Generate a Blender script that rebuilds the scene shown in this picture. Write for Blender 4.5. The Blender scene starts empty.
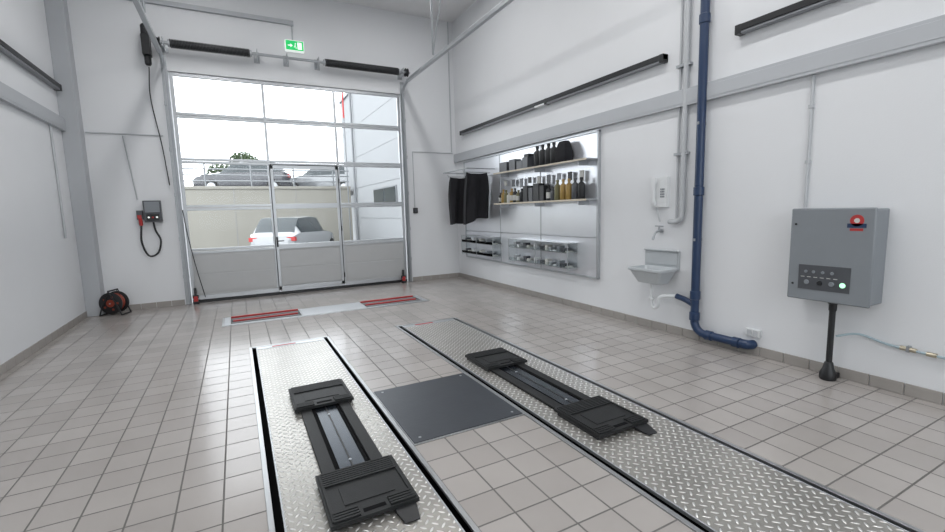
import bpy, bmesh, math, random
from mathutils import Vector, Matrix
random.seed(4)
D=9.79; XL=-2.35; XR=4.757; YB=-4.5; ZC=5.9
C=bpy.context.scene.collection

# ---------------------------------------------------------------- materials
def mat(name,col,rough=.5,metal=0.,spec=.5,noise=0.,nscale=8.,bump=0.,bscale=60.,emit=0.,coat=0.):
    m=bpy.data.materials.new(name); m.use_nodes=True
    nt=m.node_tree; n=nt.nodes; l=nt.links; b=n["Principled BSDF"]
    b.inputs["Base Color"].default_value=(*col,1); b.inputs["Roughness"].default_value=rough
    b.inputs["Metallic"].default_value=metal; b.inputs["Specular IOR Level"].default_value=spec
    b.inputs["Coat Weight"].default_value=coat
    if emit: b.inputs["Emission Color"].default_value=(*col,1); b.inputs["Emission Strength"].default_value=emit
    g=n.new("ShaderNodeNewGeometry")
    nz=n.new("ShaderNodeTexNoise"); nz.inputs["Scale"].default_value=nscale; nz.inputs["Detail"].default_value=4
    l.new(g.outputs["Position"],nz.inputs["Vector"])
    if noise:
        mx=n.new("ShaderNodeMix"); mx.data_type='RGBA'
        mx.inputs[6].default_value=(*[c*(1-noise) for c in col],1); mx.inputs[7].default_value=(*[min(1,c*(1+noise)) for c in col],1)
        l.new(nz.outputs["Fac"],mx.inputs[0]); l.new(mx.outputs[2],b.inputs["Base Color"])
    if bump:
        n2=n.new("ShaderNodeTexNoise"); n2.inputs["Scale"].default_value=bscale; n2.inputs["Detail"].default_value=3
        l.new(g.outputs["Position"],n2.inputs["Vector"])
        bp=n.new("ShaderNodeBump"); bp.inputs["Strength"].default_value=bump; bp.inputs["Distance"].default_value=.004
        l.new(n2.outputs["Fac"],bp.inputs["Height"]); l.new(bp.outputs["Normal"],b.inputs["Normal"])
    return m
M={}
M['wall']=mat("wall_plaster",(.735,.75,.77),.75,noise=.02,nscale=1.5,bump=.25,bscale=90)
M['ceil']=mat("ceiling_white",(.75,.75,.76),.8,noise=.02)
M['alu']=mat("aluminium",(.48,.50,.52),.35,.7,noise=.04)
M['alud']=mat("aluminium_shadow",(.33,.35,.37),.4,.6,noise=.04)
M['panelw']=mat("door_panel_grey",(.46,.47,.475),.45,.15,noise=.03)
M['galv']=mat("galvanised_steel",(.42,.44,.46),.38,.8,noise=.12,nscale=14)
M['steel']=mat("steel_frame",(.42,.43,.44),.32,.85,noise=.12,nscale=10)
M['black']=mat("black_plastic",(.012,.013,.015),.42,noise=.15)
M['rubber']=mat("black_rubber",(.012,.013,.014),.55,spec=.35,noise=.25,nscale=20,bump=.3,bscale=150)
M['pit']=mat("pit_black",(.006,.006,.007),.85,spec=.1,noise=.1)
M['spring']=mat("spring_steel",(.05,.052,.055),.4,.6,noise=.2,nscale=30)
M['trunk']=mat("trunking_grey",(.45,.47,.495),.5,noise=.02)
M['cond']=mat("conduit_grey",(.49,.51,.53),.5,noise=.03)
M['red']=mat("red_paint",(.42,.03,.03),.4,noise=.12,nscale=12)
M['blue']=mat("blue_pipe_plastic",(.016,.038,.095),.32,noise=.1,nscale=6)
M['white']=mat("white_plastic",(.72,.74,.75),.4,noise=.02)
M['cab']=mat("cabinet_grey",(.215,.235,.255),.42,noise=.04,nscale=5,bump=.1,bscale=200)
M['cabd']=mat("cabinet_dark",(.075,.08,.09),.35,noise=.08)
M['sink']=mat("sink_enamel",(.50,.53,.55),.3,.15,noise=.05)
M['disp']=mat("brushed_display_steel",(.76,.78,.82),.28,.65,noise=.06,nscale=2.2)
M['wood']=mat("shelf_edge_pale",(.60,.54,.44),.5,noise=.08,nscale=20)
M['cloth']=mat("black_cloth",(.009,.009,.012),.9,noise=.3,nscale=15,bump=.5,bscale=80)
M['conc']=mat("concrete_wall",(.265,.255,.225),.8,noise=.08,nscale=1.5)
M['asph']=mat("yard_paving",(.27,.27,.27),.8,noise=.1,nscale=2)
M['bldg']=mat("building_render",(.29,.30,.31),.8,noise=.03,nscale=1)
M['fence']=mat("fence_paint",(.20,.21,.22),.4,.2,noise=.04)
M['carw']=mat("car_paint_white",(.30,.31,.32),.25,coat=1,noise=.02)
M['card']=mat("car_paint_dark",(.03,.032,.04),.25,coat=1,noise=.03)
M['cars']=mat("car_paint_silver",(.20,.21,.22),.25,.4,coat=1,noise=.02)
M['carg']=mat("car_glass",(.03,.04,.045),.08,noise=.05)
M['tyre']=mat("tyre",(.015,.015,.015),.8,noise=.2)
M['leaf']=mat("leaf_green",(.04,.065,.025),.7,noise=.5,nscale=3)
M['bark']=mat("bark",(.06,.045,.03),.9,noise=.3)
M['green']=mat("sign_green",(.01,.48,.12),.4,noise=.03,emit=.7)
M['signw']=mat("sign_white",(.85,.9,.87),.4,noise=.02,emit=.6)
M['lampw']=mat("lamp_diffuser",(.22,.23,.25),.35,noise=.02)
M['orange']=mat("reel_orange",(.25,.04,.02),.4,noise=.1)
M['gold']=mat("bottle_amber",(.34,.22,.06),.3,noise=.2,nscale=20)
M['olive']=mat("bottle_olive",(.16,.15,.07),.35,noise=.2,nscale=20)
M['label']=mat("bottle_label",(.55,.55,.52),.5,noise=.15,nscale=60)
M['mid']=mat("dark_steel_cover",(.055,.062,.073),.38,.35,noise=.12,nscale=6,bump=.15,bscale=40)
M['roll']=mat("roller_grit",(.16,.16,.165),.7,.2,noise=.25,nscale=30,bump=.5,bscale=120)
M['slide']=mat("slide_rail",(.035,.043,.055),.25,.7,noise=.1)
M['hose']=mat("hose_blue_grey",(.35,.45,.5),.35,noise=.1)
M['brass']=mat("coupling_brass",(.5,.45,.35),.3,.9,noise=.1)
M['skin']=mat("skirting_tile",(.33,.31,.29),.4,noise=.1,nscale=5)
M['led']=mat("led_green",(.45,1.,.6),.4,emit=1.1)
M['lum']=mat("added_fill_glow",(1,1,1),.4,emit=3)  # glowing face of the added ceiling fill lamps

def tilemat():
    m=bpy.data.materials.new("floor_tiles"); m.use_nodes=True
    nt=m.node_tree;n=nt.nodes;l=nt.links;b=n["Principled BSDF"]
    g=n.new("ShaderNodeNewGeometry"); mp=n.new("ShaderNodeMapping"); mp.inputs["Location"].default_value=(TX,TY,0)
    l.new(g.outputs["Position"],mp.inputs["Vector"])
    br=n.new("ShaderNodeTexBrick"); br.offset=0; br.squash=1
    br.inputs["Scale"].default_value=1; br.inputs["Brick Width"].default_value=TS; br.inputs["Row Height"].default_value=TS
    br.inputs["Mortar Size"].default_value=.0055; br.inputs["Mortar Smooth"].default_value=.15
    br.inputs["Color1"].default_value=(.350,.326,.308,1); br.inputs["Color2"].default_value=(.400,.375,.355,1)
    br.inputs["Mortar"].default_value=(.125,.118,.112,1)
    l.new(mp.outputs[0],br.inputs["Vector"])
    nz=n.new("ShaderNodeTexNoise"); nz.inputs["Scale"].default_value=1.3; nz.inputs["Detail"].default_value=6
    l.new(g.outputs["Position"],nz.inputs["Vector"])
    mr=n.new("ShaderNodeMapRange"); mr.inputs[3].default_value=.88; mr.inputs[4].default_value=1.12
    l.new(nz.outputs["Fac"],mr.inputs[0])
    vm=n.new("ShaderNodeVectorMath"); vm.operation='SCALE'; l.new(br.outputs["Color"],vm.inputs[0]); l.new(mr.outputs[0],vm.inputs["Scale"])
    l.new(vm.outputs[0],b.inputs["Base Color"])
    r=n.new("ShaderNodeMapRange"); r.inputs[3].default_value=.2; r.inputs[4].default_value=.8; l.new(br.outputs["Fac"],r.inputs[0]); l.new(r.outputs[0],b.inputs["Roughness"])
    b.inputs["Specular IOR Level"].default_value=.75
    bp=n.new("ShaderNodeBump"); bp.invert=True; bp.inputs["Strength"].default_value=.6; bp.inputs["Distance"].default_value=.003
    l.new(br.outputs["Fac"],bp.inputs["Height"]); l.new(bp.outputs[0],b.inputs["Normal"])
    return m
TS=.23; TX=-.04; TY=-.02
M['tile']=tilemat()

def treadmat():
    m=bpy.data.materials.new("tread_plate"); m.use_nodes=True
    nt=m.node_tree;n=nt.nodes;l=nt.links;b=n["Principled BSDF"]
    g=n.new("ShaderNodeNewGeometry"); mp=n.new("ShaderNodeMapping"); mp.vector_type='POINT'
    mp.inputs["Rotation"].default_value=(0,0,math.radians(45)); mp.inputs["Scale"].default_value=(1/.046,)*3
    l.new(g.outputs["Position"],mp.inputs["Vector"])
    s=n.new("ShaderNodeSeparateXYZ"); l.new(mp.outputs[0],s.inputs[0])
    def ma(op,a,bb=None,c=None):
        x=n.new("ShaderNodeMath"); x.operation=op
        for i,v in enumerate((a,bb,c)):
            if v is None: continue
            if isinstance(v,(int,float)): x.inputs[i].default_value=v
            else: l.new(v,x.inputs[i])
        return x.outputs[0]
    u,v=s.outputs[0],s.outputs[1]
    fu=ma('SUBTRACT',ma('FRACT',u),.5); fv=ma('SUBTRACT',ma('FRACT',v),.5)
    par=ma('FLOORED_MODULO',ma('ADD',ma('FLOOR',u),ma('FLOOR',v)),2)
    u2=ma('MULTIPLY',fu,fu); v2=ma('MULTIPLY',fv,fv)
    e1=ma('ADD',ma('MULTIPLY',u2,4.2),ma('MULTIPLY',v2,36)); e2=ma('ADD',ma('MULTIPLY',u2,36),ma('MULTIPLY',v2,4.2))
    e=ma('ADD',ma('MULTIPLY',par,e1),ma('MULTIPLY',ma('SUBTRACT',1,par),e2))
    h=ma('SUBTRACT',1,ma('MINIMUM',e,1))
    mx=n.new("ShaderNodeMix"); mx.data_type='RGBA'; mx.inputs[6].default_value=(.42,.405,.375,1); mx.inputs[7].default_value=(.95,.94,.92,1)
    l.new(ma('MINIMUM',ma('MULTIPLY',h,2),1),mx.inputs[0])
    nz=n.new("ShaderNodeTexNoise"); nz.inputs["Scale"].default_value=4; nz.inputs["Detail"].default_value=5; l.new(g.outputs["Position"],nz.inputs["Vector"])
    mr=n.new("ShaderNodeMapRange"); mr.inputs[3].default_value=.8; mr.inputs[4].default_value=1.1; l.new(nz.outputs["Fac"],mr.inputs[0])
    vm=n.new("ShaderNodeVectorMath"); vm.operation='SCALE'; l.new(mx.outputs[2],vm.inputs[0]); l.new(mr.outputs[0],vm.inputs["Scale"])
    l.new(vm.outputs[0],b.inputs["Base Color"])
    b.inputs["Metallic"].default_value=.65; b.inputs["Roughness"].default_value=.3
    bp=n.new("ShaderNodeBump"); bp.inputs["Strength"].default_value=1; bp.inputs["Distance"].default_value=.007
    l.new(h,bp.inputs["Height"]); l.new(bp.outputs[0],b.inputs["Normal"])
    return m
M['tread']=treadmat()
def glassmat():
    m=bpy.data.materials.new("door_glass"); m.use_nodes=True
    n=m.node_tree.nodes;l=m.node_tree.links;n.clear()
    o=n.new("ShaderNodeOutputMaterial");mx=n.new("ShaderNodeMixShader");t=n.new("ShaderNodeBsdfTransparent");gl=n.new("ShaderNodeBsdfGlossy")
    t.inputs[0].default_value=(.93,.95,.95,1); gl.inputs["Roughness"].default_value=.03
    lw=n.new("ShaderNodeLayerWeight"); lw.inputs[0].default_value=.15
    l.new(lw.outputs["Fresnel"],mx.inputs[0]); l.new(t.outputs[0],mx.inputs[1]); l.new(gl.outputs[0],mx.inputs[2]); l.new(mx.outputs[0],o.inputs[0])
    return m
M['glass']=glassmat()

# ---------------------------------------------------------------- mesh builder
class B:
    def __init__(s,name,bevel=0.,smooth=True,sub=0):
        s.name=name; s.bm=bmesh.new(); s.mats=[]; s.bevel=bevel; s.smooth=smooth; s.sub=sub; s.X=Matrix.Identity(4)
    def mi(s,k):
        if k not in s.mats: s.mats.append(k)
        return s.mats.index(k)
    def v(s,p): return s.bm.verts.new(s.X@Vector(p))
    def f(s,vs,k):
        try: fc=s.bm.faces.new(vs)
        except ValueError: return
        fc.material_index=s.mi(k); return fc
    def box(s,x0,x1,y0,y1,z0,z1,k):
        x0,x1=sorted((x0,x1));y0,y1=sorted((y0,y1));z0,z1=sorted((z0,z1))
        v=[s.v((x,y,z)) for z in (z0,z1) for y in (y0,y1) for x in (x0,x1)]
        for q in ((0,2,3,1),(4,5,7,6),(0,1,5,4),(2,6,7,3),(0,4,6,2),(1,3,7,5)): s.f([v[i] for i in q],k)
        return s
    def tube(s,path,r,k,seg=12,cap=True):
        P=[Vector(p) for p in path]; R=r if isinstance(r,(list,tuple)) else [r]*len(P)
        rings=[];prev=None
        for i,p in enumerate(P):
            t=(P[min(i+1,len(P)-1)]-P[max(i-1,0)])
            if t.length<1e-9: t=Vector((0,0,1))
            t.normalize()
            if prev is None:
                a=Vector((0,0,1)) if abs(t.z)<.9 else Vector((1,0,0))
                nn=t.cross(a).normalized()
            else: nn=(prev-t*prev.dot(t)).normalized()
            prev=nn; bb=t.cross(nn)
            rings.append([s.v(p+(nn*math.cos(2*math.pi*j/seg)+bb*math.sin(2*math.pi*j/seg))*R[i]) for j in range(seg)])
        for a,b in zip(rings,rings[1:]):
            for j in range(seg): s.f([a[j],a[(j+1)%seg],b[(j+1)%seg],b[j]],k)
        if cap: s.f(rings[0][::-1],k); s.f(rings[-1],k)
        return s
    def cyl(s,a,b,r,k,seg=20): return s.tube([a,b],r,k,seg)
    def lathe(s,c,prof,k,seg=16,axis='z'):
        rings=[]
        for r,h in prof:
            ring=[]
            for j in range(seg):
                a=2*math.pi*j/seg; x,y=r*math.cos(a),r*math.sin(a)
                d={'z':(x,y,h),'y':(x,h,y),'x':(h,x,y)}[axis]
                ring.append(s.v((c[0]+d[0],c[1]+d[1],c[2]+d[2])))
            rings.append(ring)
        for a,b in zip(rings,rings[1:]):
            for j in range(seg): s.f([a[j],a[(j+1)%seg],b[(j+1)%seg],b[j]],k)
        s.f(rings[0][::-1],k); s.f(rings[-1],k); return s
    def loft(s,loops,k,cap0=True,cap1=True):
        L=[[s.v(p) for p in lp] for lp in loops];n=len(L[0])
        for i,(a,b) in enumerate(zip(L,L[1:])):
            for j in range(n):
                kk=k(i,j) if callable(k) else k
                s.f([a[j],a[(j+1)%n],b[(j+1)%n],b[j]],kk)
        k0=k(0,0) if callable(k) else k
        if cap0: s.f(L[0][::-1],k0)
        if cap1: s.f(L[-1],k0)
        return s
    def done(s,parent=None,recalc=True):
        if recalc: bmesh.ops.recalc_face_normals(s.bm,faces=s.bm.faces)
        vs=[v.co for v in s.bm.verts]
        lo=Vector([min(v[i] for v in vs) for i in range(3)]);hi=Vector([max(v[i] for v in vs) for i in range(3)])
        c=(lo+hi)/2; c.z=lo.z
        bmesh.ops.translate(s.bm,verts=s.bm.verts,vec=-c)
        me=bpy.data.meshes.new(s.name); s.bm.to_mesh(me); s.bm.free()
        for k in s.mats: me.materials.append(M[k])
        o=bpy.data.objects.new(s.name,me); C.objects.link(o); o.location=c
        if s.bevel:
            b=o.modifiers.new("bevel",'BEVEL'); b.width=s.bevel; b.segments=2; b.limit_method='ANGLE'; b.angle_limit=math.radians(50)
        if s.sub:
            b=o.modifiers.new("sub",'SUBSURF'); b.levels=s.sub; b.render_levels=s.sub
        if s.smooth:
            me.polygons.foreach_set("use_smooth",[True]*len(me.polygons))
            if not s.sub:
                try: me.set_sharp_from_angle(angle=math.radians(35))
                except Exception: pass
        if parent: o.parent=parent
        return o
def group(name,loc):
    e=bpy.data.objects.new(name,None); C.objects.link(e); e.location=loc
    def fin(b):
        o=b.done(); l_=o.location.copy(); o.parent=e; o.location=l_-e.location; return o
    return fin
def bez(pts,n=10):
    P=[Vector(p) for p in pts]; P=[P[0]*2-P[1]]+P+[P[-1]*2-P[-2]]; out=[]
    for i in range(1,len(P)-2):
        for t in range(n):
            t/=n; a,b,c,d=P[i-1:i+3]
            out.append(.5*((2*b)+(c-a)*t+(2*a-5*b+4*c-d)*t*t+(3*b-a-3*c+d)*t**3))
    out.append(P[-2]); return out

# ---------------------------------------------------------------- room shell
LX0,LX1=.02,.96; RX0,RX1=1.88,2.82; TY1=6.0; TY0=-1.2
BX0,BX1,BY0,BY1=-.31,2.98,7.42,8.05
holes=[(LX0,LX1,TY0,TY1),(RX0,RX1,TY0,TY1),(BX0,BX1,BY0,BY1)]
xs=sorted({XL,XR}|{h[0] for h in holes}|{h[1] for h in holes}); ys=sorted({YB,D+.3}|{h[2] for h in holes}|{h[3] for h in holes})
b=B("floor",smooth=False)
for i in range(len(xs)-1):
    for j in range(len(ys)-1):
        cx=(xs[i]+xs[i+1])/2; cy=(ys[j]+ys[j+1])/2
        if any(h[0]<cx<h[1] and h[2]<cy<h[3] for h in holes): continue
        b.f([b.v(p) for p in ((xs[i],ys[j],0),(xs[i+1],ys[j],0),(xs[i+1],ys[j+1],0),(xs[i],ys[j+1],0))],'tile')
for h in holes:
    z=-.3; q=[(h[0],h[2]),(h[1],h[2]),(h[1],h[3]),(h[0],h[3])]
    for i in range(4):
        a,c=q[i],q[(i+1)%4]; b.f([b.v((a[0],a[1],0)),b.v((a[0],a[1],z)),b.v((c[0],c[1],z)),b.v((c[0],c[1],0))],'pit')
    b.f([b.v((*p,z)) for p in q],'pit')
b.done(recalc=False)
DX0,DX1,DZ=-.86,3.44,4.2
b=B("wall_back",smooth=False); b.box(XL-.3,DX0,D,D+.3,0,ZC,'wall').box(DX1,XR+.3,D,D+.3,0,ZC,'wall').box(DX0,DX1,D,D+.3,DZ,ZC,'wall').done()
B("wall_right",smooth=False).box(XR,XR+.3,YB,D,0,ZC,'wall').done()
B("wall_left",smooth=False).box(XL-.3,XL,YB,D,0,ZC,'wall').done()
RW0,RW1,RWZ=-1.6,4.2,4.2
b=B("wall_front",smooth=False); b.box(XL,RW0,YB-.3,YB,0,ZC,'wall').box(RW1,XR,YB-.3,YB,0,ZC,'wall').box(RW0,RW1,YB-.3,YB,RWZ,ZC,'wall').done()
B("ceiling",smooth=False).box(XL-.3,XR+.3,YB-.3,D+.3,ZC,ZC+.2,'ceil').done()
for nm,bx in (("baseboard_right",(XR-.012,XR,YB,D,0,.1)),("baseboard_left",(XL,XL+.012,YB,D,0,.1)),("baseboard_back",(DX1+.1,XR-.012,D-.012,D,0,.1)),("baseboard_back_left",(XL+.26,DX0-.1,D-.012,D,0,.1))):
    b=B(nm,bevel=.003)
    x0,x1,y0,y1,z0,z1=bx
    if y1-y0>1:
        y=y0
        while y<y1-.01:
            b.box(x0,x1,y+.003,min(y+TS,y1)-.003,z0,z1,'skin'); y+=TS
    else:
        x=x0
        while x<x1-.01:
            b.box(x+.003,min(x+TS,x1)-.003,y0,y1,z0,z1,'skin'); x+=TS
    b.done()

# ---------------------------------------------------------------- doors
def glazed_door(name,X0,X1,y,rows,cols,wicket=None):
    fin=group(name,((X0+X1)/2,y,0))
    f=B("frame",bevel=.004); w=.055
    for i,z in enumerate(rows):
        if i in (0,len(rows)-1): f.box(X0,X1,y,y+.05,z-(.06 if i else 0),z+(.0 if i else .08),'alu')
        else: f.box(X0,X1,y,y+.05,z-.05,z-.004,'alu').box(X0,X1,y,y+.05,z+.004,z+.05,'alu')
    f.box(X0,X0+w,y+.001,y+.049,rows[0],rows[-1],'alu').box(X1-w,X1,y+.001,y+.049,rows[0],rows[-1],'alu')
    for c in cols: f.box(c-.024,c+.024,y+.001,y+.049,rows[0],rows[-1],'alu')
    fin(f)
    p=B("panel",bevel=.002); p.box(X0+w,X1-w,y+.012,y+.04,rows[0]+.08,rows[1]-.045,'panelw')
    for c0,c1 in zip([X0+w]+[c+.03 for c in cols],[c-.03 for c in cols]+[X1-w]):
        p.box(c0+.03,c1-.03,y+.006,y+.012,rows[0]+.13,rows[0]+.47,'panelw').box(c0+.03,c1-.03,y+.006,y+.012,rows[0]+.50,rows[1]-.09,'panelw')
    fin(p)
    g=B("glass",smooth=False)
    for r0,r1 in zip(rows[1:],rows[2:]):
        for c0,c1 in zip([X0+w]+[c+.02 for c in cols],[c-.02 for c in cols]+[X1-w]):
            yy=y+.025; g.f([g.v(q) for q in ((c0,yy,r0+.045),(c1,yy,r0+.045),(c1,yy,r1-.045),(c0,yy,r1-.045))],'glass')
    fin(g)
    if wicket:
        a,c,z0,z1=wicket; k=B("wicket",bevel=.003); yy=y-.012
        k.box(a,a+.05,yy,y,z0,z1,'alu').box(c-.05,c,yy,y,z0,z1,'alu').box(a,c,yy,y,z1-.07,z1,'alu').box(a,c,yy,y,z0,z0+.07,'alu')
        k.box(a-.016,a-.003,yy+.003,y,z0,z1+.02,'black').box(c+.003,c+.016,yy+.003,y,z0,z1+.02,'black').box(a,c,yy+.003,y,z1+.003,z1+.018,'black')
        for z in rows[1:3]: k.box(a+.05,c-.05,yy,y,z-.05,z+.05,'alu')
        k.box(a+.01,a+.042,yy-.012,yy,.98,1.18,'black').cyl((a+.026,yy-.045,1.1),(a+.026,yy,1.1),.01,'black').cyl((a+.02,yy-.045,1.1),(a+.15,yy-.045,1.1),.011,'black')
        for z in (.3,1.3,2.3): k.cyl((c+.012,yy-.008,z-.05),(c+.012,yy-.008,z+.05),.012,'black')
        fin(k)
    s=B("bottom_seal"); s.box(X0,X1,y+.005,y+.045,0,rows[0],'black'); fin(s)
glazed_door("door_1",-.84,3.42,D+.03,[.06,.98,1.79,2.65,3.46,4.19],[.66,2.0],(.68,1.98,.1,2.60))
glazed_door("door_2",RW0+.02,RW1-.02,YB-.1,[.06,.98,1.79,2.65,3.46,4.19],[.3,2.2])

# door tracks, shaft, springs
b=B("door_track",bevel=.003)
for sx,s in ((-.90,1),(3.48,-1)):
    b.box(sx-.045,sx+.045,D-.012,D,0,4.45,'galv').box(sx-.006,sx+.006,D-.10,D-.012,.02,4.3,'galv').box(sx+s*.006,sx+s*.04,D-.10,D-.094,.02,4.3,'alud')
    for z in (.5,1.2,2.0,2.8,3.6): b.box(sx-.05,sx+.05,D-.03,D-.012,z,z+.07,'galv')
    pts=[]
    for i in range(9):
        a=math.pi/2*i/8; pts.append((sx,D-.07-.38*(1-math.cos(a)),4.2+.38*math.sin(a)*.5))
    b.tube(pts,.03,'galv',8)
    b.box(sx-.03,sx+.03,3.4,D-.42,4.36,4.42,'alu')
    b.box(sx-s*.04-.01,sx-s*.04+.01,3.4,D-.2,4.40,4.47,'galv')
b.done()
b=B("track_hanger",bevel=.002)
for sx in (-.9,3.48):
    for y in (8.0,5.2):
        b.box(sx-.02,sx+.02,y-.003,y+.003,4.48,ZC,'galv').tube([(sx,y,4.5),(sx,y-.75,ZC)],.013,'galv',6)
b.done()
b=B("door_spring_shaft",bevel=.003)
ys_,zs_=D-.22,4.60
b.cyl((-1.02,ys_,zs_),(3.6,ys_,zs_),.026,'galv',12)
def coil(x0,x1):
    R=.066; n=int((x1-x0)/.022); b.cyl((x0,ys_,zs_),(x1,ys_,zs_),R-.006,'spring',18)
    pts=[]
    for i in range(n*10): 
        a=2*math.pi*i/10; pts.append((x0+(x1-x0)*i/(n*10),ys_+R*math.cos(a),zs_+R*math.sin(a)))
    b.tube(pts,.010,'spring',5)
    for x in (x0,x1): b.cyl((x-.03,ys_,zs_),(x+.03,ys_,zs_),.06,'alu',16)
coil(-.76,.48); coil(1.82,3.34)
for x in (-.86,.60,1.12,1.7,3.44): b.box(x-.006,x+.006,ys_-.06,D,zs_-.08,zs_+.08,'galv').box(x-.05,x+.05,D-.012,D,zs_-.1,zs_+.1,'galv')
for x in (-.93,3.52): b.lathe((x,ys_,zs_),[(.085,-.03),(.09,-.025),(.07,-.01),(.07,.01),(.09,.025),(.085,.03)],'spring',20,'x')
b.done()
b=B("door_operator_motor",bevel=.006)
b.box(-1.16,-1.04,D-.3,D-.1,4.36,4.68,'black').lathe((-1.10,D-.2,4.68),[(.05,0),(.062,.02),(.062,.16),(.04,.19)],'black',18).lathe((-1.10,D-.2,4.20),[(.035,0),(.05,.03),(.05,.16)],'black',18).box(-1.13,-1.07,D-.1,D,4.45,4.6,'black')
b.done()
b=B("door_roller_buffer",bevel=.004)
for sx in (-.78,3.30):
    b.box(sx-.05,sx+.05,D-.1,D-.02,.0,.05,'black').box(sx-.035,sx+.035,D-.09,D-.03,.05,.15,'red').box(sx-.02,sx+.02,D-.07,D-.02,.15,.30,'black').cyl((sx-.05,D-.06,.14),(sx+.05,D-.06,.14),.03,'black')
b.done()
b=B("pull_rope"); b.tube(bez([(-.84,D-.11,1.75),(-.80,D-.13,1.3),(-.72,D-.12,.7),(-.62,D-.11,.12)]),.008,'black',6); b.done()

# exit sign
b=B("exit_sign",bevel=.003); X0,X1,Z0,Z1=1.12,1.46,4.79,4.98; y=D-.10
b.box(X0,X1,y,D,Z0,Z1,'signw').box(X0+.008,X1-.008,y-.004,y,Z0+.008,Z1-.008,'green')
yy=y-.007
b.box(X0+.22,X0+.30,yy,y,Z0+.03,Z1-.03,'signw')
b.box(X0+.045,X0+.10,yy,y,Z0+.08,Z0+.10,'signw')
b.f([b.v(q) for q in ((X0+.09,yy,Z0+.055),(X0+.09,yy,Z0+.125),(X0+.135,yy,Z0+.09))],'signw')
# running figure
b.lathe((X0+.185,yy,Z0+.135),[(.010,0),(.012,.006)],'signw',10,'y')
b.tube([(X0+.18,yy+.003,Z0+.12),(X0+.175,yy+.003,Z0+.085)],.008,'signw',6).tube([(X0+.175,yy+.003,Z0+.085),(X0+.195,yy+.003,Z0+.06),(X0+.19,yy+.003,Z0+.035)],.006,'signw',6).tube([(X0+.175,yy+.003,Z0+.085),(X0+.155,yy+.003,Z0+.06)],.006,'signw',6)
b.done()
def pipe(name,paths,r,k,clips=()):
    b=B(name)
    for p in paths: b.tube(p,r,k,10)
    for c in clips: b.box(*c,k)
    return b.done()
y=D-.014
pipe("cable_conduit",[[(1.27,y,4.99),(1.27,y,5.27)]],.012,'cond')
pipe("cable_conduit",[[(-2.1,y,3.07),(-1.02,y,3.07)],[(-1.60,y,3.04),(-1.50,y,1.95)]],.012,'cond')
pipe("cable_conduit",[[(3.66,y,1.71),(3.66,y,2.96),(4.66,y,2.96)]],.012,'cond')
pipe("cable_conduit",[[(4.64,y,2.98),(4.64,y,ZC-.01)]],.014,'cond')
B("trim_cable_trunking_back",bevel=.004).box(XL,1.3,D-.06,D,5.28,5.36,'trunk').done()
b=B("light_switch",bevel=.004); b.box(3.62,3.72,D-.05,D,1.58,1.70,'black').box(3.64,3.70,D-.056,D-.05,1.60,1.68,'cabd'); b.done()
b=B("door_control_box",bevel=.01)
b.box(-1.42,-1.16,D-.12,D,1.55,1.93,'cabd').box(-1.40,-1.18,D-.135,D-.12,1.72,1.91,'cab').box(-1.385,-1.195,D-.14,D-.12,1.58,1.69,'black')
for i in range(3): b.lathe((-1.35+i*.06,D-.15,1.635),[(.015,0),(.018,.02)],'signw' if i!=1 else 'red',12,'y')
b.box(-1.53,-1.44,D-.09,D,1.60,1.76,'cabd').box(-1.52,-1.46,D-.10,D-.09,1.62,1.68,'red').cyl((-1.48,D-.1,1.62),(-1.48,D-.07,1.5),.03,'red')
b.tube(bez([(-1.48,D-.07,1.5),(-1.50,D-.07,1.2),(-1.42,D-.07,.96),(-1.28,D-.07,1.0),(-1.22,D-.07,1.22),(-1.28,D-.07,1.4),(-1.30,D-.07,1.56)]),.016,'black',8)
b.done()
b=B("motor_cable"); b.tube(bez([(-1.10,D-.16,4.19),(-1.14,D-.04,3.7),(-1.05,D-.05,2.9),(-1.0,D-.04,2.2)]),.009,'black',6); b.done()
b=B("corner_column",bevel=.006); b.box(XL,XL+.23,D-.24,D,0,ZC,'trunk').done()
# cable reel
e=bpy.data.objects.new("cable_reel",None); C.objects.link(e); e.location=(-1.95,D-.28,0)
b=B("drum"); c=(0,0,.21)
b.X=Matrix.Rotation(math.radians(-20),4,'Z')
b.lathe(c,[(.03,-.1),(.17,-.1),(.185,-.09),(.17,-.08),(.1,-.075),(.1,.075),(.17,.08),(.185,.09),(.17,.1),(.03,.1)],'black',32,'y')
b.lathe(c,[(.02,-.112),(.06,-.112),(.065,-.1)],'orange',24,'y')
for i in range(5):
    a=i*2*math.pi/5; b.box(-.016+c[0]+.11*math.cos(a),.016+c[0]+.11*math.cos(a),-.104,-.1,c[2]+.11*math.sin(a)-.016,c[2]+.11*math.sin(a)+.016,'orange')
pts=[]
for i in range(300):
    a=i*.35; r=.115+.03*(i/300); pts.append((r*math.cos(a),-.06+.12*abs(((i/37)%2)-1),.21+r*math.sin(a)))
b.tube(pts,.011,'orange',6)
o=b.done(); o.parent=e
b=B("stand"); b.X=Matrix.Rotation(math.radians(-20),4,'Z')
for yy in (-.125,.125):
    b.tube([(-.17,yy,.012),(-.12,yy,.16),(0,yy,.42),(.12,yy,.16),(.17,yy,.012)],.011,'black',8)
b.tube([(0,-.125,.42),(0,.125,.42)],.014,'black',8); b.tube([(-.17,-.125,.012),(-.17,.125,.012)],.011,'black',8); b.tube([(.17,-.125,.012),(.17,.125,.012)],.011,'black',8); b.cyl((0,-.12,.21),(0,.12,.21),.012,'galv')
o=b.done(); o.parent=e
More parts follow.
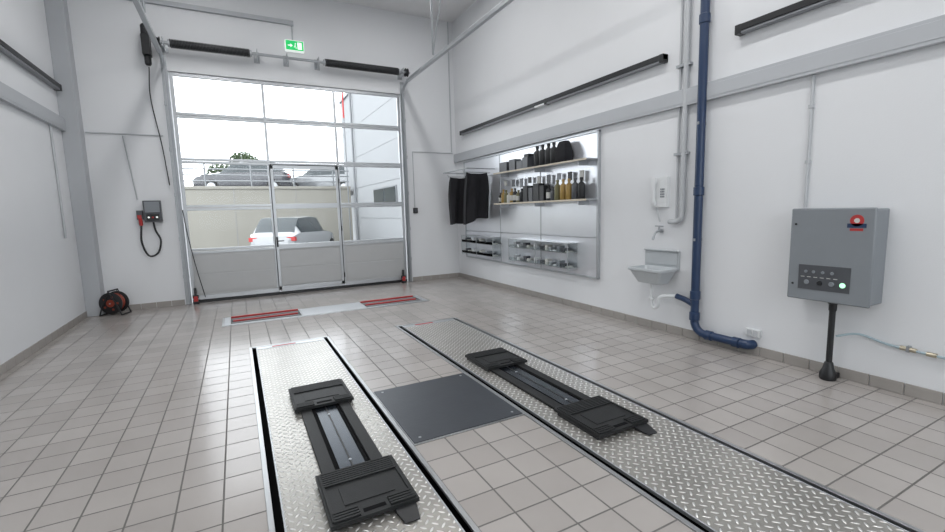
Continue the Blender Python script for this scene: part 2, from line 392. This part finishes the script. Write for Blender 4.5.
# ---------------------------------------------------------------- left wall
def trunking(name,x0,x1,y0,y1,z0,z1):
    b=B(name,bevel=.004); b.box(x0,x1,y0,y1,z0,z1,'trunk')
    s=1 if x0<0 else -1; xf=x1 if x0<0 else x0
    b.box(xf,xf+s*.004,y0,y1,z0+.03,z1-.03,'trunk'); return b.done()
trunking("trim_cable_trunking_left",XL,XL+.06,YB,D-.24,3.04,3.24)
trunking("trim_cable_trunking_right",XR-.06,XR,YB,D,2.74,2.93)
pipe("cable_conduit",[[(XL+.016,9.0,1.35),(XL+.016,9.0,3.04)]],.016,'cond')
def striplamp(name,x0,x1,y0,y1,z):
    b=B(name,bevel=.004); 
    b.box(x0,x1,y0,y1,z-.005,z+.06,'black').box(x0+.008,x1-.008,y0+.01,y1-.01,z-.03,z-.005,'lampw')
    ym=y0+(y1-y0)*.42
    for yy in (y0+.03,ym,y1-.03): b.box(x0-.002,x1+.002,yy-.03,yy+.03,z-.032,z+.062,'black')
    b.box(x0-.001,x1-.01,ym+.035,ym+.3,z-.031,z-.0,'white')
    return b.done()
striplamp("strip_lamp",XR-.09,XR,3.87,9.38,3.34)
striplamp("strip_lamp",XR-.09,XR,-.5,3.0,3.34)
striplamp("strip_lamp",XL,XL+.09,4.6,9.5,3.68)

# ---------------------------------------------------------------- display panel
PY0,PY1,PZ0,PZ1=4.98,9.3,.56,2.68
b=B("tool_display_panel",bevel=.003)
x=XR
for z0,z1 in ((.56,1.14),(1.15,1.72),(1.73,2.30),(2.31,2.68)): b.box(x-.035,x,PY0+.02,PY1-.02,z0,z1,'disp')
b.box(x-.055,x,PY0,PY0+.03,PZ0-.02,PZ1+.02,'alu').box(x-.055,x,PY1-.03,PY1,PZ0-.02,PZ1+.02,'alu').box(x-.055,x,PY0,PY1,PZ1,PZ1+.03,'alu').box(x-.055,x,PY0,PY1,PZ0-.03,PZ0,'alu')
for y in (6.4,7.75): b.box(x-.042,x,y-.012,y+.012,PZ0,PZ1,'alu')
b.done()
XF=XR-.036
for z in (2.31,1.73):
    b=B("display_shelf",bevel=.003); b.box(XF-.22,XF,PY0+.02,7.62,z-.02,z,'alu').box(XF-.225,XF-.22,PY0+.02,7.62,z-.028,z,'wood')
    for y in (5.2,6.3,7.4): b.box(XF-.2,XF,y-.004,y+.004,z-.09,z-.02,'alu')
    b.done()
b=B("product_boxes",bevel=.004)
for y,w,h in ((7.35,.26,.18),(7.04,.2,.2),(6.80,.18,.15)): b.box(XF-.17,XF-.03,y-w/2,y+w/2,2.311,2.31+h,'cabd')
b.box(XF-.2,XF-.03,6.50,6.66,2.311,2.50,'cabd').box(XF-.19,XF-.04,6.48,6.62,2.50,2.55,'black'); b.done()
def bottle(b,y,z,h,r,k,kl=None,xo=-.11):
    z+=.001
    c=(XF+xo,y,z); b.lathe(c,[(r*.9,0),(r,.01),(r,h*.62),(r*.85,h*.72),(r*.35,h*.8),(r*.35,h*.88),(r*.45,h*.89),(r*.45,h)],k,14)
    if kl: b.lathe(c,[(r+.001,h*.15),(r+.002,h*.17),(r+.002,h*.5),(r+.001,h*.52)],kl,14)
b=B("black_bottles")
for i,y in enumerate((6.33,6.18,6.02,5.88)): bottle(b,y,2.31,.34,.066,'black')
b.done()
b=B("black_bag",bevel=.02,sub=1); b.loft([[(XF-.2,5.76,2.311),(XF-.03,5.76,2.311),(XF-.03,5.5,2.311),(XF-.2,5.5,2.311)],[(XF-.21,5.78,2.45),(XF-.02,5.78,2.45),(XF-.02,5.48,2.45),(XF-.21,5.48,2.45)],[(XF-.15,5.72,2.64),(XF-.06,5.72,2.64),(XF-.06,5.55,2.64),(XF-.15,5.55,2.64)]],'cloth'); b.done()
b=B("spray_bottles")
for y,k,h,kl in ((7.54,'black',.2,'label'),(7.44,'gold',.26,None),(7.34,'olive',.24,None),(7.24,'label',.2,None),(7.14,'gold',.26,'label'),(7.03,'black',.26,'label'),(6.92,'olive',.22,'label'),(6.81,'black',.24,None),(6.02,'black',.26,'label'),(5.91,'cabd',.22,None)): bottle(b,y,1.73,h,.045,k,kl)
for y,k in ((5.78,'olive'),(5.64,'gold'),(5.50,'gold'),(5.36,'cabd'),(5.22,'black')): bottle(b,y,1.73,.32,.056,k,None,-.12)
b.done()
b=B("product_boxes",bevel=.004)
for y,w,h,k in ((6.64,.14,.28,'black'),(6.48,.12,.24,'cabd'),(6.32,.16,.30,'black'),(6.16,.12,.26,'black')): b.box(XF-.16,XF-.03,y-w/2,y+w/2,1.731,1.73+h,k)
b.done()
b=B("hanging_blister_packs",bevel=.002)
for i in range(9):
    yy=7.45-i*.27; h=.10+.03*(i%3)
    b.box(XF-.06,XF-.045,yy-.045,yy+.045,2.16-h,2.16,['label','cabd','cab','black'][i%4]).cyl((XF-.10,yy,2.155),(XF,yy,2.155),.004,'galv',6)
b.done()
b=B("wire_bin_rack",bevel=.002)
for y0,y1 in ((7.75,9.15),(5.45,7.15)):
    for z in (.66,.9):
        b.box(XF-.2,XF,y0,y1,z,z+.008,'alu').box(XF-.204,XF-.2,y0,y1,z,z+.06,'glass')
        n=int((y1-y0)/.11)
        for i in range(n): 
            yy=y0+.06+i*(y1-y0-.1)/n; b.box(XF-.16,XF-.05,yy-.035,yy+.035,z+.008,z+.03+.035*(i%3),['label','cabd','cab','white','alu'][i%5])
    for y in (y0,y1): b.box(XF-.2,XF,y-.004,y+.004,.62,1.05,'glass')
    for q in (y0,(y0+y1)/2,y1): b.box(XF-.202,XF-.19,q-.006,q+.006,.64,1.06,'alu')
    b.box(XF-.2,XF,y0,y1,1.05,1.058,'alu')
b.done()
def garment(yc,xa,xb,z0,z1,seed):
    b=B("hanging_apron"); n=16; loops=[]
    for s in range(11):
        z=z1-(z1-z0)*s/10; lp=[]
        fl=.86+.14*min(1,s/4)
        for j in range(n*2):
            t=j/(n-1) if j<n else (2*n-1-j)/(n-1)
            off=(.05 if j<n else -.05)*(.4 if s==0 else 1)
            lp.append((xa+(xb-xa)*(.5+(t-.5)*fl),yc+off+.045*math.sin(t*13+s*.25+seed)*(.4+s/10),z-(.12*(1-t)*(s==10))+(.03*math.sin(t*6+seed) if s==10 else 0)-.02*math.sin(t*math.pi)*(s==0)))
        loops.append(lp)
    b.loft(loops,'cloth')
    b.tube([(XF,yc,z1+.01),(xa-.02,yc,z1+.01),(xa-.03,yc,z1+.05)],.010,'galv',6)
    return b.done()
garment(8.95,4.17,4.66,1.40,2.33,1); garment(8.12,4.12,4.66,1.47,2.36,5)
b=B("garment_rail"); b.tube([(XF,7.95,2.43),(4.10,7.95,2.43),(4.10,9.1,2.43),(XF,9.1,2.43)],.012,'galv',8); b.done()

# ---------------------------------------------------------------- pipes / sink / phone
xp=XR-.075
b=B("blue_drain_pipe")
b.tube([(xp,3.35,ZC),(xp,3.35,.55)],.047,'blue',20)
el=[(xp,3.35,.55),(xp,3.35,.25)]+[(xp,3.35-.14*(1-math.cos(a)),.25-.14*math.sin(a)) for a in [math.pi/2*i/6 for i in range(1,7)]]+[(xp,2.78,.11)]
b.tube(el,.045,'blue',20)
for z in (.55,.30,1.75,3.6): b.lathe((xp,3.35,z),[(.047,-.05),(.057,-.045),(.057,.045),(.047,.05)],'blue',20)
for y in (3.16,2.84): b.lathe((xp,y,.11),[(.045,-.04),(.056,-.035),(.056,.035),(.045,.04)],'blue',20,'y')
b.tube([(xp,2.80,.11),(xp+.01,2.73,.11),(xp+.04,2.71,.11),(XR,2.71,.11)],.05,'blue',16)
b.tube(bez([(xp,3.35,.42),(xp,3.46,.47),(xp,3.60,.50)],5),.033,'blue',14)
for z in (1.2,2.5): b.box(xp-.055,XR,3.34,3.36,z-.015,z+.015,'galv')
b.done()
b=B("grey_pipe")
b.tube([(XR-.045,3.58,ZC),(XR-.045,3.58,1.5)]+[(XR-.045,3.58+.1*(1-math.cos(a)),1.5-.1*math.sin(a)) for a in [math.pi/2*i/5 for i in range(1,6)]]+[(XR-.045,3.76,1.40)],.03,'cond',16)
b.tube([(XR-.02,3.68,ZC),(XR-.02,3.68,1.45)],.014,'cond',10)
for z in (2.2,3.2,4.0): b.box(XR-.06,XR,3.53,3.71,z-.015,z+.015,'galv')
b.done()
b=B("intercom_phone",bevel=.012); x=XR
b.box(x-.05,x,3.80,4.04,1.58,1.95,'white')
b.box(x-.055,x-.05,3.82,3.90,1.64,1.90,'white')
b.loft([[(x-.05-d,yc+w,z),(x-.05-d-.03,yc+w*.8,z),(x-.05-d-.03,yc-w*.8,z),(x-.05-d,yc-w,z)] for z,d,w,yc in ((1.60,.0,.03,3.98),(1.63,.005,.035,3.98),(1.67,.012,.025,3.98),(1.85,.012,.025,3.98),(1.90,.005,.035,3.98),(1.94,0,.03,3.98))],'white')
for i in range(4):
    for j in range(3): b.box(x-.06,x-.054,3.83+j*.022,3.845+j*.022,1.70+i*.03,1.72+i*.03,'cab')
pts=[]
for i in range(160):
    t=i/160; a=i*.9; base=Vector((x-.04,3.96-.06*math.sin(t*math.pi),1.58-.17*math.sin(t*math.pi))); pts.append(base+Vector((0,.012*math.cos(a),.012*math.sin(a))))
b.tube(pts,.004,'cond',5)
b.done()
b=B("water_tap"); x=XR
b.tube(bez([(x,3.90,1.28),(x-.06,3.90,1.28),(x-.12,3.90,1.26),(x-.16,3.90,1.18)],6),.014,'galv',10)
b.cyl((x-.05,3.90,1.28),(x-.05,3.90,1.34),.012,'galv'); b.tube([(x-.05,3.84,1.345),(x-.05,3.96,1.345)],.009,'galv',8); b.lathe((x,3.90,1.28),[(.028,-.015),(.028,0)],'galv',14,'x'); b.done()
b=B("utility_sink",bevel=.006)
sy0,sy1,sd=3.62,4.14,.36
b.box(XR-.015,XR,sy0,sy1,.80,1.04,'sink').box(XR-.022,XR-.015,sy0+.03,sy1-.03,.86,1.01,'sink').cyl((XR-.03,sy0,1.04),(XR-.03,sy1,1.04),.012,'sink')
def rl(x0,x1,y0,y1,z,r=.05,n=4):
    out=[]
    for cx,cy,a0 in ((x1-r,y1-r,0),(x0+r,y1-r,90),(x0+r,y0+r,180),(x1-r,y0+r,270)):
        for i in range(n+1):
            a=math.radians(a0+90*i/n); out.append((cx+r*math.cos(a),cy+r*math.sin(a),z))
    return out
x1=XR-.012;x0=XR-sd
b.loft([rl(x0+.09,x1-.05,sy0+.09,sy1-.09,.64),rl(x0+.02,x1,sy0+.02,sy1-.02,.79),rl(x0,x1,sy0,sy1,.80),rl(x0,x1,sy0,sy1,.83),rl(x0+.02,x1-.02,sy0+.02,sy1-.02,.83),rl(x0+.035,x1-.035,sy0+.035,sy1-.035,.80),rl(x0+.1,x1-.06,sy0+.1,sy1-.1,.66)],'sink')
xc=XR-.19
b.tube(bez([(xc,3.88,.65),(xc,3.88,.40),(xc,3.84,.33),(xc,3.78,.36),(xc,3.74,.48),(xp,3.61,.50)],6),.022,'white',12)
b.lathe((xc,3.88,.44),[(.03,-.02),(.034,-.015),(.034,.015),(.03,.02)],'white',14)
b.done()
# ---------------------------------------------------------------- control cabinet
FX=4.50
fin=group("control_cabinet",(4.63,1.97,.72))
b=B("housing",bevel=.012); b.box(FX+.03,XR,1.67,2.27,.73,1.53,'cab').box(FX,FX+.026,1.66,2.28,.72,1.54,'cab'); fin(b)
b=B("switch_panel",bevel=.004); b.box(FX-.004,FX,1.80,2.19,.82,1.04,'cabd')
for y,k in ((2.13,'cab'),(2.07,'cab'),(2.0,'cab'),(1.93,'cab')): b.lathe((FX-.006,y,.98),[(.012,-.006),(.014,0)],k,12,'x')
for y,k in ((2.12,'cab'),(2.02,'black'),(1.93,'cab'),(1.85,'led')): b.lathe((FX-.006,y,.885),[(.018,-.01),(.022,0)],k,14,'x')
for i in range(6): b.box(FX-.005,FX-.004,2.14-i*.05,2.17-i*.05,.93,.935,'label')
fin(b)
b=B("brand_sticker"); b.box(FX-.002,FX,1.72,1.85,1.375,1.41,'blue').box(FX-.002,FX,1.74,1.83,1.35,1.37,'red').lathe((FX-.001,1.785,1.435),[(.048,-.001),(.048,0)],'red',24,'x').lathe((FX-.002,1.785,1.435),[(.02,-.001),(.02,0)],'label',20,'x'); fin(b)
b=B("lock"); 
for z in (.86,1.4): b.lathe((FX-.004,2.235,z),[(.008,-.004),(.01,0)],'black',12,'x')
fin(b)
b=B("cable_gland"); b.lathe((4.62,1.96,.62),[(.02,0),(.03,.02),(.03,.07),(.04,.08),(.04,.10)],'black',16)
b.cyl((4.62,1.96,.165),(4.62,1.96,.64),.024,'black',14)
fin(b)
b=B("floor_conduit_outlet",bevel=.006); b.lathe((4.62,1.96,0),[(.06,0),(.065,.02),(.065,.06),(.045,.10),(.035,.15),(.03,.165)],'black',18).box(4.66,XR-.013,1.92,2.0,0,.05,'black').done()
y=2.29
pipe("cable_conduit",[[(XR-.014,y,1.545),(XR-.014,y,2.735)]],.013,'cond',[(XR-.03,XR,y-.02,y+.02,1.95,1.98),(XR-.03,XR,y-.02,y+.02,2.45,2.48)])
b=B("air_hose"); b.tube(bez([(4.66,1.94,.40),(XR-.03,1.8,.44),(XR-.03,1.6,.40),(XR-.03,1.38,.385),(XR-.03,1.0,.37),(XR-.03,.5,.38)],8),.010,'hose',8)
b.cyl((XR-.03,1.52,.395),(XR-.03,1.42,.39),.018,'brass').cyl((XR-.03,1.36,.385),(XR-.03,1.30,.383),.018,'brass').box(XR-.05,XR,1.46,1.48,.37,.42,'galv'); b.done()
b=B("electrical_socket",bevel=.004); b.box(XR-.03,XR,2.63,2.78,.20,.28,'white').box(XR-.034,XR-.03,2.65,2.70,.21,.27,'cond').box(XR-.034,XR-.03,2.71,2.76,.21,.27,'cond').done()

# ---------------------------------------------------------------- lift platforms
def platform(x0,x1,mir):
    fin=group("vehicle_lift_platform",((x0+x1)/2,2.4,0))
    f=B("pit_frame",bevel=.0015); t=.03
    f.box(x0,x0+t,TY0,TY1,-.012,.006,'steel').box(x1-t,x1,TY0,TY1,-.012,.006,'steel').box(x0+t,x1-t,TY1-t,TY1,-.012,.006,'steel')
    f.box(x0,x0+.01,TY0,TY1,-.25,-.012,'pit').box(x1-.01,x1,TY0,TY1,-.25,-.012,'pit')
    fin(f)
    a,c=x0+t+.045,x1-t-.045
    p=B("deck",bevel=.0015); p.box(a,c,TY0+.05,TY1-t-.03,-.012,.008,'tread').box(a+.004,c-.004,TY0+.05,TY1-t-.034,-.12,-.012,'pit')
    p.box(a-.003,a+.007,TY0+.05,TY1-t-.03,-.012,.011,'alu').box(c-.007,c+.003,TY0+.05,TY1-t-.03,-.012,.011,'alu')
    p.box(a,c,TY1-t-.14,TY1-t-.03,-.01,.012,'alu')
    fin(p)
    s=B("warning_label"); s.box((x0+x1)/2-.22,(x0+x1)/2+.05,TY1-.14,TY1-.10,.012,.014,'red'); fin(s)
    m=(x0+x1)/2+(.04 if not mir else -.04)
    s=B("slide_beam",bevel=.003)
    s.box(m-.19,m+.19,2.35,4.0,.008,.014,'pit').box(m-.19,m-.11,2.35,4.0,.014,.03,'rubber').box(m+.11,m+.19,2.35,4.0,.014,.03,'rubber').box(m-.08,m+.08,2.45,3.95,.014,.02,'slide').box(m-.006,m+.006,2.45,3.95,.02,.024,'black')
    for y in (2.8,3.55): s.lathe((m,y,.02),[(.012,0),(.010,.006)],'galv',10)
    fin(s)
    return m
m1=platform(LX0,LX1,False); m2=platform(RX0,RX1,True)
def pad(m,y0,y1,tab):
    b=B("rubber_lift_pad",bevel=.006); w=.235; h=.055
    b.box(m-w,m+w,y0,y1,.032,h,'rubber')
    b.box(m-w+.03,m+w-.03,y0+.02,y1-.02,.0305,.032,'black')
    for i in range(7):
        y=y1-.02-i*.022; b.box(m-w+.02,m+w-.02,y-.007,y+.007,h,h+.010,'rubber')
    for i in range(4):
        y=y0+.02+i*.022; b.box(m-w+.02,m-.08,y-.007,y+.007,h,h+.010,'rubber').box(m+.08,m+w-.02,y-.007,y+.007,h,h+.010,'rubber')
    for sx in (-1,1): b.box(m+sx*(w-.02)-.008,m+sx*(w-.02)+.008,y0+.02,y1-.02,h,h+.008,'rubber')
    b.box(m-.06,m+.06,y0+.03,y0+.06,h,h+.002,'pit').box(m-.14,m+.14,y0+.13,y1-.19,h,h+.004,'rubber')
    for sx in (-1,1): b.box(m+sx*.215-.012,m+sx*.215+.012,y0+.03,y1-.03,.0085,.032,'black')
    if tab:
        b.loft([[(m+w-.14,y0,.012),(m+w-.02,y0,.012),(m+w-.02,y0,.035),(m+w-.14,y0,.035)],[(m+w-.12,y0-.11,.012),(m+w-.04,y0-.11,.012),(m+w-.04,y0-.11,.018),(m+w-.12,y0-.11,.018)]],'black')
    return b.done()
for m in (m1,m2):
    pad(m,3.70,4.20,False); pad(m,2.16,2.66,True)
b=B("steel_floor_cover",bevel=.003); x0,x1,y0,y1=LX1+.002,RX0-.002,2.78,3.84
b.box(x0,x1,y0,y1,.0005,.007,'steel').box(x0+.008,x1-.008,y0+.014,y1-.014,.007,.013,'mid')
for sx in (x0+.07,x1-.07):
    for sy in (y0+.07,y1-.07): b.lathe((sx,sy,.013),[(.012,0),(.010,.003)],'galv',10)
b.done()
# ---------------------------------------------------------------- brake tester
fin=group("roller_brake_tester",(1.33,7.73,0))
b=B("frame",bevel=.003); t=.03
b.box(BX0,BX1,BY0,BY0+t,-.2,.008,'steel').box(BX0,BX1,BY1-t,BY1,-.2,.008,'steel').box(BX0,BX0+t,BY0+t,BY1-t,-.2,.008,'steel').box(BX1-t,BX1,BY0+t,BY1-t,-.2,.008,'steel')
b.box(.84,1.84,BY0+t,BY1-t,-.02,.012,'alu').box(BX0+t,-.22,BY0+t,BY1-t,-.02,.010,'galv').box(2.90,BX1-t,BY0+t,BY1-t,-.02,.010,'galv'); fin(b)
for a,c in ((-.22,.84),(1.84,2.90)):
    b=B("roller_set"); 
    for y in (7.60,7.88): b.cyl((a+.03,y,-.07),(c-.03,y,-.07),.085,'roll',24)
    b.box(a,a+.025,7.45,8.02,-.15,.010,'galv').box(c-.025,c,7.45,8.02,-.15,.010,'galv').box(a+.03,c-.03,7.455,7.50,-.08,.010,'galv'); fin(b)
    b=B("red_sill",bevel=.003); b.box(a+.03,c-.03,7.97,8.015,-.06,.025,'red').box(a+.06,c-.06,7.72,7.76,-.05,.015,'red'); fin(b)

# ---------------------------------------------------------------- outside
B("yard_ground",smooth=False).box(-40,40,D+.3,22,-.15,-.02,'asph').done()
B("rear_yard_ground",smooth=False).box(-40,40,-40,YB-.3,-.15,-.02,'asph').done()
b=B("retaining_wall",bevel=.02); b.box(-30,5,22,22.35,-.02,2.80,'conc').box(-30,5,21.95,22.4,2.80,2.92,'conc')
for i in range(12): b.box(-25+i*2.5,-24.97+i*2.5,21.985,22,0,2.8,'asph')
b.done()
B("terrace_ground",smooth=False).box(-40,40,22.4,70,2.5,2.75,'asph').done()
b=B("fence_railing"); 
for z in (3.15,3.4,3.65,3.9): b.cyl((-30,22.2,z),(5,22.2,z),.03,'fence',8)
for i in range(20): b.cyl((-29+i*1.75,22.2,2.9),(-29+i*1.75,22.2,3.95),.035,'fence',8)
b.done()
b=B("neighbouring_building",bevel=.01); b.box(5.2,16,11.5,24,-.02,7.2,'bldg').box(5.12,16,11.4,24.1,7.2,7.35,'fence')
b.box(5.16,5.2,15.6,18.6,1.95,2.6,'fence').box(5.14,5.17,15.7,17.05,2.0,2.55,'carg').box(5.14,5.17,17.15,18.5,2.0,2.55,'carg')
for z in (1.4,2.8,4.2,5.6): b.box(5.19,5.2,11.5,24,z,z+.02,'fence')
b.cyl((5.1,21.5,0),(5.1,21.5,7.2),.05,'fence',10)
b.done()
b=B("red_flagpole"); b.tube([(4.35,19.6,-.02),(4.35,19.6,5.6)],.025,'fence',8); b.tube([(4.35,19.6,5.6),(4.35,19.6,7.4)],.035,'red',8); b.done()

def car(name,x,y,z,rot,paint,L=4.4,W=.92,H=1.55):
    e=bpy.data.objects.new(name,None); C.objects.link(e); e.location=(x,y,z); e.rotation_euler=(0,0,rot)
    st=[(-.5,.62,.42,.78,.80,.60),(-.485,.82,.32,.92,.95,.7),(-.44,.94,.25,1.0,1.06,.76),(-.40,.97,.22,1.02,1.30,.74),(-.33,.98,.2,1.02,H-.04,.72),(-.1,1,.2,1.0,H,.74),(.08,1,.2,.98,H-.05,.74),(.22,1,.2,.96,1.02,.80),(.36,.98,.2,.88,.92,.80),(.45,.92,.22,.78,.82,.74),(.49,.8,.28,.66,.70,.66),(.5,.6,.36,.6,.62,.5)]
    lo=[]
    for u,w,zb,zs,zr,wr in st:
        w*=W;wr*=W; yy=u*L
        lo.append([(w*.9,yy,zb),(w,yy,zb+.15),(w*1.0,yy,(zb+zs)/2),(w*.97,yy,zs),(wr,yy,zr-.03),(wr*.8,yy,zr),(-wr*.8,yy,zr),(-wr,yy,zr-.03),(-w*.97,yy,zs),(-w,yy,(zb+zs)/2),(-w,yy,zb+.15),(-w*.9,yy,zb)])
    b=B("body"); 
    def k(i,j):
        if j in (3,7) and 3<=i<=6: return 'carg'
        if j in (4,5,6) and (i in (2,3) or i==6): return 'carg'
        if j==11: return 'tyre'
        return paint
    b.loft(lo,k); b.box(-.25,.25,-.5*L-.01,-.48*L,.5,.62,'label')
    for sx in (-1,1): b.box(sx*.80,sx*.5,-.487*L-.02,-.46*L,.76,.9,'red').box(sx*.78,sx*.5,.478*L,.492*L,.58,.68,'label')
    o=b.done(); o.parent=e; mm=o.modifiers.new("bv",'BEVEL'); mm.width=.03; mm.segments=2; mm.limit_method='ANGLE'
    w=B("wheels")
    for sx in (-1,1):
        for yy in (-.31*L,.31*L):
            w.lathe((sx*(W-.1),yy,.33),[(.2,-.11),(.31,-.11),(.33,-.08),(.33,.08),(.31,.11),(.2,.11)],'tyre',24,'x'); w.lathe((sx*(W-.1),yy,.33),[(.19,-.115),(.2,-.10),(.2,.10),(.19,.115)],'alu',12,'x')
    o=w.done(); o.parent=e
car("parked_car",2.05,18.6,-.02,math.radians(-28),'carw',H=1.6)
car("parked_car",.6,25.5,2.75,math.radians(80),'card')
car("parked_car",4.6,26.6,2.75,math.radians(62),'cars')
def tree(x,y,z,h,r):
    b=B("tree",smooth=False); b.tube([(x,y,z),(x+.05,y,z+h*.5),(x,y,z+h*.8)],[.12,.09,.04],'bark',8)
    for i in range(700):
        d=Vector([random.gauss(0,1) for _ in range(3)]).normalized()*r*random.random()**.4; d.z*=.75
        c=Vector((x,y,z+h))+d; u=Vector([random.gauss(0,1) for _ in range(3)]).normalized()*.12; v=u.orthogonal().normalized()*.09
        b.f([b.v(c-u),b.v(c+v),b.v(c+u),b.v(c-v)],'leaf')
    b.done(recalc=False)
tree(.9,38,2.75,2.9,1.0); tree(-.6,40,2.75,2.2,1.1)

# ---------------------------------------------------------------- added fill luminaires + lights
for i,(x,y) in enumerate(((-.3,7.2),(2.9,7.0),(-.3,3.0),(2.9,3.0),(-.3,-1.5),(2.9,-1.5))):  # unseen ceiling lamps, added to fill out the interior brightness
    b=B("added_fill_luminaire",bevel=.005); b.box(x-.16,x+.16,y-1.3,y+1.3,ZC-.08,ZC,'white').box(x-.13,x+.13,y-1.27,y+1.27,ZC-.085,ZC-.08,'lum').done()
    ld=bpy.data.lights.new("added_fill_light",'AREA'); ld.shape='RECTANGLE'; ld.size=.26; ld.size_y=2.5; ld.energy=(36 if i<2 else (46 if x<0 else 56)); ld.color=(1,.99,.98)
    lo=bpy.data.objects.new("added_fill_light",ld); C.objects.link(lo); lo.location=(x,y,ZC-.09)
for nm,yy,rx,x0,x1 in (("portal_back",D+.2,-90,DX0,DX1),("portal_front",YB-.2,90,RW0,RW1)):
    ld=bpy.data.lights.new(nm,'AREA'); ld.shape='RECTANGLE'; ld.size=x1-x0; ld.size_y=4.2; ld.cycles.is_portal=True
    lo=bpy.data.objects.new(nm,ld); C.objects.link(lo); lo.location=((x0+x1)/2,yy,2.1); lo.rotation_euler=(math.radians(rx),0,0)
w=bpy.data.worlds.new("overcast_sky"); bpy.context.scene.world=w; w.use_nodes=True
n=w.node_tree.nodes; l=w.node_tree.links; bg=n["Background"]; bg.inputs[1].default_value=4.3
tc=n.new("ShaderNodeTexCoord"); nz=n.new("ShaderNodeTexNoise"); nz.inputs["Scale"].default_value=2; nz.inputs["Detail"].default_value=4
cr=n.new("ShaderNodeValToRGB"); cr.color_ramp.elements[0].color=(.86,.92,1,1); cr.color_ramp.elements[1].color=(1,1,1,1)
l.new(tc.outputs["Generated"],nz.inputs["Vector"]); l.new(nz.outputs["Fac"],cr.inputs[0]); l.new(cr.outputs[0],bg.inputs[0])

# ---------------------------------------------------------------- camera
F,yaw,pit,rol=446.88,.4820,.1231,-.0271
f=Vector((math.sin(yaw)*math.cos(pit),math.cos(yaw)*math.cos(pit),-math.sin(pit))); r=Vector((math.cos(yaw),-math.sin(yaw),0)); u=r.cross(f)
r2=r*math.cos(rol)+u*math.sin(rol); u2=-r*math.sin(rol)+u*math.cos(rol)
cd=bpy.data.cameras.new("camera"); cd.sensor_width=36; cd.lens=F/945*36; cd.clip_end=300; cd.clip_start=.05
co=bpy.data.objects.new("camera",cd); C.objects.link(co)
m=Matrix((r2,u2,-f)).transposed().to_4x4(); m.translation=Vector((0,0,1.6)); co.matrix_world=m
bpy.context.scene.camera=co
bpy.context.scene.view_settings.view_transform='Standard'
bpy.context.scene.view_settings.exposure=0
